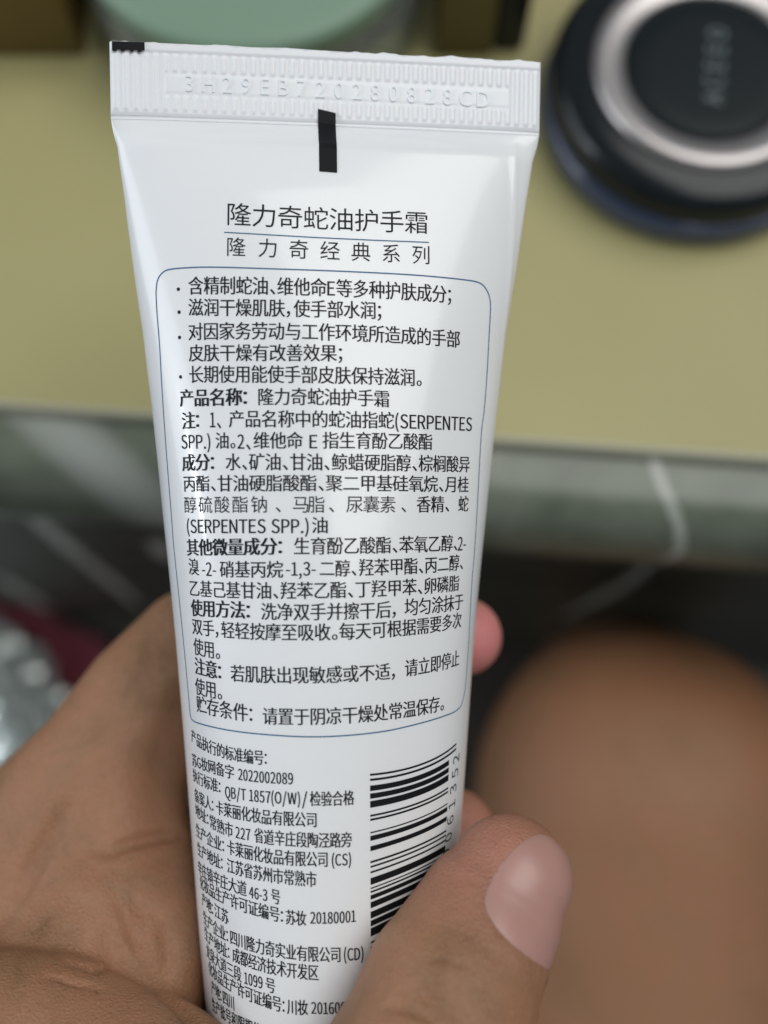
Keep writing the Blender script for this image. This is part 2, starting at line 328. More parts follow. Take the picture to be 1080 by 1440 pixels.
def skin_mat(name, c0, c1, sc, pink=None):
    m = M(name, c0, .47, Subsurface_Weight=.16, Subsurface_Scale=.004, Specular_IOR_Level=.42)
    bsdf(m).inputs['Subsurface Radius'].default_value = (1, .38, .22)
    v = coords(m, 1)
    mid_ = tuple(a*.35+b*.65 for a, b in zip(c0, c1)); red = (c1[0]*.98, c1[1]*.88, c1[2]*.88)
    r = ramp(m, ntex(m, v, sc, 7, .66, .4).outputs['Fac'], [(.30, c0), (.46, mid_), (.56, red), (.70, c1)])
    col = r.outputs['Color']
    # fine dark pores and freckles
    vo = nd(m, 'ShaderNodeTexVoronoi'); vo.inputs['Scale'].default_value = 900; lk(m, v, vo.inputs['Vector'])
    rr = ramp(m, vo.outputs['Distance'], [(.05, (.80, .78, .76)), (.30, (1, 1, 1))])
    mx = nd(m, 'ShaderNodeMix', data_type='RGBA', blend_type='MULTIPLY'); mx.inputs['Factor'].default_value = .55
    lk(m, col, mx.inputs['A']); lk(m, rr.outputs['Color'], mx.inputs['B'])
    col = mx.outputs['Result']
    if pink:
        at = nd(m, 'ShaderNodeAttribute', attribute_name='blush')
        mp = nd(m, 'ShaderNodeMix', data_type='RGBA')
        lk(m, at.outputs['Fac'], mp.inputs['Factor']); lk(m, col, mp.inputs['A'])
        mp.inputs['B'].default_value = (*pink, 1)
        col = mp.outputs['Result']
    lk(m, col, bsdf(m).inputs['Base Color'])
    vb = nd(m, 'ShaderNodeTexVoronoi', feature='DISTANCE_TO_EDGE'); vb.inputs['Scale'].default_value = 1500
    dv = ntex(m, v, 500, 2)
    mv = nd(m, 'ShaderNodeMix', data_type='VECTOR'); mv.inputs['Factor'].default_value = .0006
    lk(m, v, mv.inputs['A']); lk(m, dv.outputs['Color'], mv.inputs['B']); lk(m, mv.outputs['Result'], vb.inputs['Vector'])
    n1 = bump(m, vb.outputs['Distance'], .8, .00026)
    n2 = bump(m, ntex(m, v, 300, 7, .7).outputs['Fac'], .45, .0008, n1)
    lk(m, n2, bsdf(m).inputs['Normal'])
    return m
skin = skin_mat('hand_skin', (.198, .096, .046), (.335, .178, .096), 75, (.58, .20, .20))
legskin = skin_mat('leg_skin', (.245, .120, .058), (.305, .157, .080), 38)
nailm = M('nail', (.43, .235, .20), .40, Subsurface_Weight=.25, Subsurface_Scale=.002, Coat_Weight=.12, Coat_Roughness=.35)
# ------------------------------------------------------------------ the tube of hand cream
tb = thing('cream_tube', 'white plastic hand cream tube with printed Chinese text held in the hand', 'cream tube',
           tuple(cam2world(AX0+140*AXD)))
# body: front and back skins meet at the two folds
vv = np.concatenate([np.linspace(9.0, 14, 14), np.linspace(14.8, 150, 190)])
sf = np.sin(np.linspace(-math.pi/2, math.pi/2, 121)); sb = sf[1:-1][::-1]
Sg, Vg = np.meshgrid(sf, vv); Pf = tube(Sg, Vg)
Sg, Vg = np.meshgrid(sb, vv); Pb = tube(Sg, Vg, 0, True)
P = np.concatenate([Pf, Pb], 1); n, m = P.shape[:2]
vs = P.reshape(-1, 3); fs = grid_faces(n, m, True, True)
fs += [list(range((n-1)*m, n*m)), list(range(m))[::-1]]
mesh('tube_body', cam2world(vs), fs, plastic, tb)

# crimp: ribs pressed into the flat end
def crimp_h(x, v):
    rib = 0.5+0.5*np.cos(2*math.pi*x/1.262)
    rib = np.clip(rib*1.5-.25, 0, 1)
    def win(a, b, q, e): return np.clip((q-a)/e, 0, 1)*np.clip((b-q)/e, 0, 1)
    ends = np.clip((-21.3-x)/.25, 0, 1)+np.clip((x-24.0)/.25, 0, 1)
    midm = 1-np.clip(ends, 0, 1)
    full = win(1.15, 8.5, v, .25)
    up = win(1.15, 3.55, v, .3); low = win(6.35, 8.45, v, .3)
    h = .145*rib*(ends*full+midm*np.clip(up+low, 0, 1))
    h = h+midm*.06*win(3.75, 6.15, v, .25)+.17*np.clip((1.1-v)/.25, 0, 1)
    h = h-.16*win(8.7, 9.5, v, .25)
    return h
xs = np.linspace(-1, 1, 1141); vs_ = np.linspace(0, 9.6, 56)
Sg, Vg = np.meshgrid(xs, vs_)
edge = 0.10*np.sin(Sg*41)+.09*np.sin(Sg*17+1)+.05*np.sin(Sg*97)
Vj = Vg+edge*np.clip(1-Vg/1.0, 0, 1)
fade = np.clip((1-np.abs(Sg))/.01, 0, 1)
Pf = tube(Sg, Vj, (.06+crimp_h(Sg*TW/2, Vg))*fade)
Pb = tube(Sg[:, ::10], Vj[:, ::10], 0.06*fade[:, ::10], True)
n, m = Pf.shape[:2]; n2, m2 = Pb.shape[:2]
vs = np.concatenate([Pf.reshape(-1, 3), Pb.reshape(-1, 3)])
fs = grid_faces(n, m, False, True)
o2 = n*m
fs += [[i+o2 for i in f] for f in grid_faces(n2, m2, False, False)]
fs.append([j for j in range(0, m, 10)][::1]+[o2+j for j in range(m2)][::-1])  # top rim
mesh('crimp_seal', cam2world(vs), fs, crimpm, tb)

# --- print: every glyph is laid on the skin
OFF = 0.035
PUN = '、，。；：'
def quad3(pts):
    s = [p[0] for p in pts]; v = [p[1] for p in pts]
    return np.poly1d(np.polyfit(s, v, 2))
def lay(text, flags, pts, h):
    """list of (co (s,v) arrays, faces)"""
    bold = 'b' in flags; latin = 'L' in flags
    out = []
    if text == '•':
        s, v = pts[0]; a = np.linspace(0, 2*math.pi, 17)[:-1]
        out.append((np.stack([s+.235*np.cos(a)/(TW/2), v+.235*np.sin(a)], 1), [tuple(range(15, -1, -1))]))
        return out
    q = quad3(pts)
    s0, s1 = pts[0][0], pts[-1][0]
    ref = CAP if latin else CJK_H
    base = 0.0 if latin else CJK_LO
    sc = h/ref
    items = []; pen = 0
    for ch in text:
        if ch == ' ':
            pen += .26*EM; continue
        co, fc = glyph(ch, False)
        x0, x1 = co[:, 0].min(), co[:, 0].max()
        yy = co[:, 1].copy()
        if ch in PUN:
            items.append((co[:, 0]-x0+pen+.10*EM, yy, fc)); pen += .50*EM
        elif ord(ch) > 0x2e80:
            items.append((co[:, 0]+pen, yy, fc)); pen += EM
        else:
            k = 1.0
            if not latin:   # a latin letter inside a Chinese line
                k = CJK_H*.83/CAP; yy = yy*k+CJK_LO+.06*EM
            items.append(((co[:, 0]-x0)*k+pen+.05*EM, yy, fc)); pen += (x1-x0)*k+.115*EM
    if 'j' in flags:
        cs = []
        mm = sc/(TW/2)
        for x, y, f in items:
            cs.append((x.min()+x.max())/2)
        n = len(items)
        first = (items[0][0].max()-items[0][0].min())*mm/2; last = (items[-1][0].max()-items[-1][0].min())*mm/2
        for i, (x, y, f) in enumerate(items):
            c = s0+first+(s1-last-s0-first)*i/max(1, n-1)
            s = c+(x-cs[i])*mm
            out.append((np.stack([s, q(s)-(y-base)*sc], 1), f))
        return out
    xa = min(i[0].min() for i in items); xb = max(i[0].max() for i in items)
    for x, y, f in items:
        s = s0+(x-xa)/(xb-xa)*(s1-s0)
        out.append((np.stack([s, q(s)-(y-base)*sc], 1), f))
    return out
def print_mesh(name, parts, mat, off=OFF, cut=.8):
    bm = bmesh.new()
    for pt in parts:
        co, fc = pt[:2]; up = pt[2] if len(pt) > 2 else 0
        vv_ = [bm.verts.new((p[0]*TW/2, p[1], up)) for p in co]
        for f in fc:
            try: bm.faces.new([vv_[i] for i in f])
            except ValueError: pass
    for _ in range(3):
        es = [e for e in bm.edges if abs(e.verts[0].co.x-e.verts[1].co.x) > cut]
        if not es: break
        bmesh.ops.subdivide_edges(bm, edges=es, cuts=1)
    bmesh.ops.triangulate(bm, faces=bm.faces)
    bm.verts.index_update()
    co = np.array([v.co[:] for v in bm.verts])
    fs = [[v.index for v in f.verts] for f in bm.faces]
    bm.free()
    w = cam2world(tube(co[:, 0]/(TW/2), co[:, 1], off+co[:, 2]))
    return mesh(name, w, fs, mat, tb, smooth=False)
for i, ln in enumerate(LINES):
    parts = []
    for seg in ln:      # heavier faces are struck twice or more, a hair apart
        for k_, dx in enumerate((-.10, 0, .10) if 'b' in seg[1] else (0,) if set('mj') & set(seg[1]) else (-.04, .04)):
            parts += [(co+[dx/(TW/2)*.8, 0], fc, k_*.006) for co, fc in lay(*seg)] if seg[0] != '•' else ([(c_, f_, 0) for c_, f_ in lay(*seg)] if k_ == 0 else [])
    print_mesh('text_line', parts, ink)

def ribbon(pts, w, n=8):
    """a stroke w mm wide along (s,v) points, smoothed with a Catmull-Rom curve"""
    p = np.array(pts); p = p*[TW/2, 1]
    q = []
    for i in range(len(p)-1):
        a, b, c, d = p[max(i-1, 0)], p[i], p[i+1], p[min(i+2, len(p)-1)]
        for t in np.arange(n)/n:
            q.append(.5*((2*b)+(-a+c)*t+(2*a-5*b+4*c-d)*t*t+(-a+3*b-3*c+d)*t**3))
    q.append(p[-1]); q = np.array(q)
    g = np.gradient(q, axis=0); g /= np.linalg.norm(g, axis=1)[:, None]
    nn = np.stack([-g[:, 1], g[:, 0]], 1)*w/2
    co = np.concatenate([q+nn, q-nn])/[TW/2, 1]
    k = len(q)
    return co, [(j, j+1, k+j+1, k+j) for j in range(k-1)]
print_mesh('title_rule', [ribbon(RULE, .15)], blueink)
print_mesh('border_line', [ribbon(BORDER, .17), ribbon(BORDERL+[BORDER[-1]], .17)], blueink)

# barcode: bars run across the tube
def bar_v(s, v):
    t = (v-BAR['tl'][1])/(BAR['ml'][1]-BAR['tl'][1])
    qt = quad3([BAR['tl'], BAR['tm'], BAR['tr']]); qm = quad3([BAR['ml'], BAR['mm'], BAR['mr']])
    a = qt(s)-BAR['tl'][1]; b = qm(s)-BAR['ml'][1]
    return v+a*(1-t)+b*t
bars = []
for i, (a, b) in enumerate(BARV):
    sl = BAR['tl'][0]; sr = BAR['tr2'][0] if i < 2 else BAR['tr'][0]-.004
    ss_ = np.linspace(sl, sr, 14)
    co = np.concatenate([np.stack([ss_, bar_v(ss_, a)], 1), np.stack([ss_, bar_v(ss_, b)], 1)])
    o = print_mesh('barcode_bar', [(co, [(j, 14+j, 15+j, j+1) for j in range(13)])], blackmark, cut=2)
for d, s, v in DIG:
    co, fc = glyph(d, False)
    c = (co[:, :2].max(0)+co[:, :2].min(0))/2
    k = 1.6/CAP
    x = (co[:, 0]-c[0])*k*1.12; y = (co[:, 1]-c[1])*k
    print_mesh('barcode_digit', [(np.stack([s-.003-y/(TW/2)*1.15, v-x], 1), fc)], ink)
for i, mk in enumerate(MARKS):
    (a0, b0), (a1, b1), (a2, b2), (a3, b3) = mk
    if i == 0: b0 = b1 = .0; b2 = b3 = 1.12; a0 = a3 = -.985
    k = 26 if i == 0 else 9
    t = np.linspace(0, 1, k)
    rows = []
    for u in np.linspace(0, 1, 12):
        rows.append(np.stack([(a0+(a1-a0)*t)*(1-u)+(a3+(a2-a3)*t)*u, (b0+(b1-b0)*t)*(1-u)+(b3+(b2-b3)*t)*u], 1))
    co = np.concatenate(rows)
    if i == 0:      # lies over the plain rim strip
        co[-k:, 1] += .12*np.sign(np.sin(t*24))
        print_mesh('registration_mark', [(co, grid_faces(12, k, False, True))], blackmark, off=.42, cut=9)
    else:
        w_ = []
        x_ = co[:, 0]*TW/2
        hh = np.where(co[:, 1] < 9.55, .06+.20+.06, .10)
        wv = cam2world(tube(co[:, 0], co[:, 1], hh))
        mesh('registration_mark', wv, grid_faces(12, k, False, True), blackmark, tb, smooth=False)
# batch code pressed into the crimp
txt = '3H29EB720280828CD'
qc = quad3(CODE); s0, s1 = CODE[0][0], CODE[-1][0]
vs, fs = [], []
for i, ch in enumerate(txt):
    co, fc = glyph(ch, True)
    c = (co[:, :2].max(0)+co[:, :2].min(0))/2
    k = 2.05/CAPS
    s = s0+.028+(s1-s0-.056)*i/(len(txt)-1)
    x = (co[:, 0]-c[0])*k*.92; y = (co[:, 1]-c[1])*k
    zz = .10+(co[:, 2]+.05)*1.6
    wv = cam2world(tube(s+x/(TW/2), qc(s)-1.05-y, zz))
    b = len(vs); vs += wv.tolist(); fs += [[q+b for q in f] for f in fc]
mesh('pressed_code', vs, fs, crimpm, tb, smooth=False)
# ------------------------------------------------------------------ table with a rounded marble edge, mat, floor
YAW = R(-4.27)
def TBL(x, n, z):
    """table frame: x along the front edge, n towards the viewer from the mat's front edge (mm)"""
    c, s = math.cos(YAW), math.sin(YAW)
    return ((x*c+n*s)*.001, (77.05+x*s-n*c)*.001, z*.001)
marble = M('green_marble', (.1, .13, .1), .30, Coat_Weight=.0)
v = coords(marble, 1)
n1 = ntex(marble, v, 34, 9, .70, .8)
cr = ramp(marble, n1.outputs['Fac'], [(.30, (.070, .086, .062)), (.52, (.118, .140, .103)), (.75, (.175, .19, .155))])
def vein(sc, w, rot, loc):
    mp = nd(marble, 'ShaderNodeMapping'); mp.inputs['Rotation'].default_value = rot; mp.inputs['Location'].default_value = loc
    lk(marble, v, mp.inputs['Vector'])
    wv = nd(marble, 'ShaderNodeTexWave', wave_type='BANDS', bands_direction='X')
    wv.inputs['Scale'].default_value = sc; wv.inputs['Distortion'].default_value = 1.6
    wv.inputs['Detail'].default_value = 3; wv.inputs['Detail Scale'].default_value = 1.2
    lk(marble, mp.outputs['Vector'], wv.inputs['Vector'])
    return ramp(marble, wv.outputs['Fac'], [(1-w, (0, 0, 0)), (1, (1, 1, 1))]).outputs['Color']
mixa = nd(marble, 'ShaderNodeMix', data_type='RGBA'); lk(marble, vein(2.2, .03, (.4, .5, R(-38)), (.31, 0, 0)), mixa.inputs['Factor'])
lk(marble, cr.outputs['Color'], mixa.inputs['A']); mixa.inputs['B'].default_value = (.30, .32, .29, 1)
lk(marble, mixa.outputs['Result'], bsdf(marble).inputs['Base Color'])
veinm = M('white_vein', (.34, .36, .32), .30)
vein_glint = M('grey_vein_glint', (.52, .53, .48), .35)  # colours the grey veins and one painted reflection on the panel

panelm = M('shaded_panel', (.03, .03, .022), .45)  # dark base colour holds the shade cast by the legs and table top
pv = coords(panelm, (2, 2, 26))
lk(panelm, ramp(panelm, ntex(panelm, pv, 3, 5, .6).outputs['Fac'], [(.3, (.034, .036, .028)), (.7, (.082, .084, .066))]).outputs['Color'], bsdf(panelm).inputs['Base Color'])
tab = thing('marble_table', 'green marble table with a rounded front edge and white veins under the olive mat', 'table', TBL(0, -300, -360))
prof = [(-620, -4.0), (-300, -4.0), (0, -4.0), (6, -4.0)]
for k in range(1, 25):
    a = math.pi*(k/24)
    prof.append((7+13.5*math.sin(a)*(1 if a < math.pi/2 else 1), -22+18*math.cos(a)))
prof += [(-2, -40), (-620, -40)]
def extrude_profile(name, prof, x0, x1, nx, mat, parent, closed=True):
    vs, fs = [], []
    m_ = len(prof)
    for x in np.linspace(x0, x1, nx):
        vs += [TBL(x, a, b) for a, b in prof]
    fs = grid_faces(nx, m_, closed, False)
    if closed: fs += [list(range(m_)), list(range((nx-1)*m_, nx*m_))[::-1]]
    o = mesh(name, vs, fs, mat, parent)
    bm = bmesh.new(); bm.from_mesh(o.data); bmesh.ops.recalc_face_normals(bm, faces=bm.faces); bm.to_mesh(o.data); bm.free()
    return sharp(o, 40)
extrude_profile('table_top', prof, -520, 560, 2, marble, tab)
bead = [(-4, -40.2)]+[(4+9.5*math.sin(math.pi*k/12), -49+8.8*math.cos(math.pi*k/12)) for k in range(13)]+[(-4, -57.8)]
extrude_profile('moulding', bead, -515, 555, 2, marble, tab)
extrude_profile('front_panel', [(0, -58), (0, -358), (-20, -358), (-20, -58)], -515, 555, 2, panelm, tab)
extrude_profile('side_panel', [(-21, -58), (-21, -358), (-600, -358), (-600, -58)], -515, -495, 2, marble, tab)
extrude_profile('side_panel', [(-21, -58), (-21, -358), (-600, -358), (-600, -58)], 535, 555, 2, marble, tab)

def prof_at(u):
    """point on the rounded edge profile: u = mm of arc from the flat top, normal too"""
    if u < 0: return (7+u, -4.0), (0, 1)
    a = u/15.0
    if a < math.pi:
        return (7+13.5*math.sin(a), -22+18*math.cos(a)), (math.sin(a), math.cos(a))
    return (7-(u-15*math.pi), -40), (0, -1)
def vein_strip(pts, w, mat):
    """a mineral vein on the rounded edge: pts = (x, u, width factor)"""
    p = np.array(pts, float); q = []
    for i in range(len(p)-1):
        for t in np.arange(8)/8: q.append(p[i]*(1-t)+p[i+1]*t)
    q.append(p[-1]); q = np.array(q)
    vs = []; random.seed(int(abs(q[0][0])*7))
    for x, u, f in q:
        (a, b), (na, nb) = prof_at(u)
        ww = w*f*random.uniform(.75, 1.2)
        for sgn in (-1, 1):
            vs.append(TBL(x+sgn*ww/2, a+na*.12, b+nb*.12))
    return mesh('vein', vs, [(2*i, 2*i+1, 2*i+3, 2*i+2) for i in range(len(q)-1)], mat, tab)
vein_strip([(63, -9, .8), (66, 0, 1.0), (71, 10, 1.1), (73, 17, 1.0), (70, 26, .8), (66, 36, .5)], 2.7, veinm)
vein_strip([(-100, 20, .7), (-92, 26, .9), (-85, 33, .8)], 4, vein_glint)
def panel_vein_or_glint(pts, w, mat):
    vs = []
    p = np.array(pts, float); q = []
    for i in range(len(p)-1):
        for t in np.arange(8)/8: q.append(p[i]*(1-t)+p[i+1]*t)
    q.append(p[-1])
    random.seed(len(pts)*5+int(w))
    for i, (x, z) in enumerate(q):
        ww = w*random.uniform(.35, .6)*math.sin(math.pi*(i+1.5)/(len(q)+2))**.5
        vs += [TBL(x-ww, .15, z), TBL(x+ww, .15, z)]
    return mesh('vein', vs, [(2*i, 2*i+1, 2*i+3, 2*i+2) for i in range(len(q)-1)], mat, tab)
panel_vein_or_glint([(-113, -58), (-121, -110), (-124, -170), (-126, -235), (-130, -300)], 8, vein_glint)
panel_vein_or_glint([(-183, -240), (-187, -290), (-192, -340)], 10, vein_glint)
panel_vein_or_glint([(91, -100), (92, -150), (88, -190), (83, -235)], 6, vein_glint)
panel_vein_or_glint([(-84, -135), (-86, -165)], 9, vein_glint)  # not a mineral streak: a grey reflection on the panel, painted as a pale patch

matm = M('olive_mat', (.36, .335, .165), .55)
v = coords(matm, 1)
r1 = ramp(matm, ntex(matm, v, 9, 4, .5).outputs['Fac'], [(.3, (.345, .312, .138)), (.7, (.392, .357, .166))])
lk(matm, r1.outputs['Color'], bsdf(matm).inputs['Base Color'])
lk(matm, bump(matm, ntex(matm, v, 900, 3).outputs['Fac'], .15, .0002), bsdf(matm).inputs['Normal'])
edgem = M('mat_edge', (.42, .41, .31), .5)
mt = thing('desk_mat', 'flat olive yellow mat with a pale front edge on the marble table', 'desk mat', TBL(0, -200, -4))
extrude_profile('mat_sheet', [(-520, -3.95), (-520, 0), (-1.5, 0), (-1.5, -3.95)], -430, 470, 2, matm, mt)
extrude_profile('edge_strip', [(-1.5, -.1), (-.6, -.25), (0, -1.0), (.2, -2.4), (0, -3.95), (-1.49, -3.95)], -430, 470, 2, edgem, mt)

fl = M('floor_tile', (.12, .105, .09), .45)
v = coords(fl, 1)
lk(fl, ramp(fl, ntex(fl, v, 14, 6, .6).outputs['Fac'], [(.3, (.034, .030, .025)), (.7, (.070, .062, .052))]).outputs['Color'], bsdf(fl).inputs['Base Color'])
o = mesh('floor', [(-3, -3, -.360), (3, -3, -.360), (3, 3, -.360), (-3, 3, -.360)], [(0, 1, 2, 3)], fl, smooth=False)
tag(o, kind='structure')

# ------------------------------------------------------------------ things on the mat
CX, CY = 78, 163.5
cp = thing('cushion_compact', 'round black cosmetic compact with a silver pink ring on its lid', 'compact', (CX*.001, CY*.001, 0))
navy = M('navy_base', (.040, .055, .105), .18, Coat_Weight=.4, Coat_Roughness=.08)
blk = M('gloss_black', (.007, .010, .012), .22, Specular_IOR_Level=.3)
dark = M('lid_black', (.007, .011, .013), .42, Specular_IOR_Level=.14)
ringm = M('ring_metal', (.40, .375, .37), .32, Metallic=.8)
greyp = M('grey_print', (.16, .20, .21), .5)
sharp(lathe('compact_base', [(0, 0), (36.0, 0), (37.8, .8), (38.6, 3), (38.4, 7.0), (37.4, 8.2), (0, 8.2)], CX, CY, navy, cp), 60)
sharp(lathe('compact_lid', [(0, 8.7), (36.4, 8.7), (37.4, 9.8), (37.6, 13.0), (36.9, 15.4), (34.8, 17.0), (31.0, 17.8), (29.3, 17.9), (29.2, 17.2), (0, 17.2)], CX, CY, blk, cp), 60)
lathe('lid_ring', [(28.2, 17.3), (27.8, 18.3), (26.4, 18.9), (24.2, 18.6), (21.8, 17.9), (20.8, 17.5), (20.6, 17.25)], CX, CY, ringm, cp)
lathe('lid_centre', [(0, 18.0), (14, 17.95), (18.8, 17.8), (19.7, 17.4), (19.7, 17.21), (0, 17.21)], CX, CY, dark, cp)
hinge = rbox('hinge', CX-7, CX+7, CY+36, CY+41, 4, 13, 1.5, blk, cp)
vs, fs = [], []
for i, ch in enumerate('ACEEO'):
    co, fc = glyph(ch, False)
    c = (co[:, :2].max(0)+co[:, :2].min(0))/2
    k = 4.4/CAP
    x = (co[:, 0]-c[0])*k*.8; y = (co[:, 1]-c[1])*k
    u = -10.0+i*4.6
    an = R(-8)
    lx = CX+1.0-y; ly = CY+1.0+u+x
    dx, dy = lx-CX, ly-CY
    lx = CX+dx*math.cos(an)-dy*math.sin(an); ly = CY+dx*math.sin(an)+dy*math.cos(an)
    b = len(vs)
    vs += [(a_*.001, b_*.001, .01806) for a_, b_ in zip(lx, ly)]
    fs += [[q+b for q in f] for f in fc]
mesh('lid_lettering', vs, fs, greyp, cp, smooth=False)

JX, JY, JR, JH = -32, 200.5, 43, 30
jr = thing('cream_jar', 'round pale green jar with a clear wall standing on the mat behind the tube', 'jar', (JX*.001, JY*.001, 0))
clear = M('clear_wall', (.86, .93, .88), .06, Transmission_Weight=.92, IOR=1.45)
green = M('jar_green', (.14, .25, .165), .42, Subsurface_Weight=.2, Subsurface_Scale=.004)
greenlid = M('jar_lid', (.185, .285, .205), .5)
sharp(lathe('jar_wall', [(0, 0), (41, 0), (43, 1.5), (43.2, 12), (43, 23.0), (42.2, 24.0), (40.6, 24.0), (40.4, 2.2), (0, 2.2)], JX, JY, clear, jr), 50)
lathe('jar_cup', [(0, 2.6), (36, 2.6), (39.2, 5), (39.6, 14), (39.6, 22.8), (0, 22.8)], JX, JY, green, jr)
sharp(lathe('jar_lid', [(0, 24.2), (41.6, 24.2), (42.4, 25.2), (42.6, 28.2), (41.4, 29.8), (39, 30.2), (0, 30.2)], JX, JY, greenlid, jr), 60)

kraft = M('amber_card', (.15, .095, .022), .5)
v = coords(kraft, 1)
lk(kraft, ramp(kraft, ntex(kraft, v, 30, 4).outputs['Fac'], [(.3, (.125, .08, .018)), (.7, (.165, .108, .028))]).outputs['Color'], bsdf(kraft).inputs['Base Color'])
bx = thing('amber_box', 'amber brown carton on the mat left of the pale green jar', 'box', (-.150, .21, 0))
rbox('box_body', -230, -78, 181, 262, 0.02, 30, 1.0, kraft, bx)
rbox('box_flap', -229.5, -78.5, 181.6, 261.4, 30.05, 30.9, .3, kraft, bx, seg=1)
olv = M('olive_card', (.115, .088, .022), .5)
b2 = thing('lipstick_box', 'small olive brown carton with a black end right of the pale green jar', 'box', (.022, .22, 0))
rbox('box_body', 13.5, 28, 181, 262, .02, 26, .8, olv, b2)
rbox('black_end', 28.03, 36.5, 182.5, 262, .02, 27, 1.6, blk, b2)

# ------------------------------------------------------------------ things on the floor, far out of focus
film = M('plastic_film', (.76, .84, .81), .16, Metallic=.25, Transmission_Weight=.15, Coat_Weight=.5, Coat_Roughness=.1)
def floor_pt(x, y):
    d = CAM_R@np.array([(x-540)/FPX, (720-y)/FPX, -1]); t = (-360-CAM_H)/d[2]
    return np.array([0, 0, CAM_H])+d*t
bm = bmesh.new(); bmesh.ops.create_icosphere(bm, subdivisions=6, radius=1)
for vtx in bm.verts:
    p = vtx.co.copy()
    r_ = 1
    for f_, a_ in ((2.1, .34), (4.3, .24), (8, .07)):
        r_ += a_*(1-2.2*abs(noise.noise(p*f_+Vector((3.1, 7.7, 1.9)))))
    vtx.co = Vector((p.x*52*r_, p.y*44*r_, max(-14, p.z*34*r_)+14.1))
fpb = floor_pt(-75, 1030)
vs = [((fpb[0]+q.co.x)*.001, (fpb[1]+q.co.y)*.001, -.3599+q.co.z*.001) for q in bm.verts]
fs = [[q.index for q in f.verts] for f in bm.faces]; bm.free()
o = mesh('plastic_bag', vs, fs, film, origin=(fpb[0]*.001, fpb[1]*.001, -.36)); sharp(o, 25)
tag(o, 'crumpled pale silver plastic bag on the floor left of the hand', 'bag')
redm = M('red_cloth', (.22, .035, .055), .85, Sheen_Weight=.3)
fpr = floor_pt(70, 905)
nx, ny = 90, 26
vs = []
for j in range(ny):
    for i in range(nx):
        a = -1+2*i/(nx-1); b = 2*math.pi*j/ny
        th = 9+2.5*noise.noise(Vector((a*4, 1.3, 0)))
        en = max(.02, 1-abs(a)**8)**.5
        yy = math.cos(b)*17*en*(1+.25*noise.noise(Vector((a*3, b, 2))))
        zz = (math.sin(b)*th*en*(1+.3*noise.noise(Vector((a*5, b*2, 5)))))
        x_ = a*75; an = R(-30)
        vs.append(((fpr[0]+x_*math.cos(an)-yy*math.sin(an))*.001, (fpr[1]+x_*math.sin(an)+yy*math.cos(an))*.001, (-360+max(.1, zz+9))*.001))
fs = [[j*nx+i, j*nx+i+1, ((j+1) % ny)*nx+i+1, ((j+1) % ny)*nx+i] for j in range(ny) for i in range(nx-1)]
o = mesh('red_cloth', vs, fs, redm, origin=(fpr[0]*.001, fpr[1]*.001, -.36))
tag(o, 'dark red rolled cloth on the floor above the plastic bag', 'cloth')
# ------------------------------------------------------------------ the person: a hand round the tube, a bare knee
def P3(x, y, d): return np.array([(x-540)/FPX*d, (720-y)/FPX*d, -d])
class Field:
    def __init__(self): self.ops = []
    def cap(self, pts, k=3.0):
        """a chain of round cones [(x, y, depth, radius)]"""
        self.ops.append(('c', [(P3(*p[:3]), p[3]) for p in pts], k)); return self
    def ell(self, c, r, k=3.0): self.ops.append(('e', P3(*c), np.array(r, float), k)); return self
    def cut(self, pts, k=.8):
        self.ops.append(('g', [(P3(*p[:3]), p[3]) for p in pts], k)); return self
    @staticmethod
    def _chain(p, ch, k=2.0):
        d = None
        for (a, ra), (b, rb) in zip(ch[:-1], ch[1:]):
            ab = b-a; t = np.clip(((p-a)@ab)/(ab@ab), 0, 1)
            q = np.linalg.norm(p-(a+t[..., None]*ab), axis=-1)-(ra+(rb-ra)*t)
            d = q if d is None else np.minimum(d, q)
        return d
    def __call__(self, p):
        p = np.asarray(p)
        d = None
        for op in self.ops:
            if op[0] == 'g':
                k = op[2]; pts_ = np.array([c_[0] for c_ in op[1]]); m_ = max(c_[1] for c_ in op[1])+k+.2
                near = ((p > pts_.min(0)-m_) & (p < pts_.max(0)+m_)).all(-1)
                if near.any():
                    q = -self._chain(p[near], op[1]); dn = d[near]
                    h = np.maximum(k-np.abs(dn-q), 0)/k
                    d[near] = np.maximum(dn, q)+h*h*k*.25
                continue
            if op[0] == 'c': q = self._chain(p, op[1]); k = op[2]
            else:
                e = (p-op[1])/op[2]; l = np.linalg.norm(e, axis=-1)
                q = (l-1)*op[2].min(); k = op[3]
            if d is None: d = q
            else:
                h = np.maximum(k-np.abs(d-q), 0)/k
                d = np.minimum(d, q)-h*h*k*.25
        return d
    def grad(self, p, e=.05):
        g = np.stack([self(p+np.array(v)*e)-self(p-np.array(v)*e) for v in ((1, 0, 0), (0, 1, 0), (0, 0, 1))], -1)
        return g/np.maximum(np.linalg.norm(g, axis=-1, keepdims=True), 1e-9)
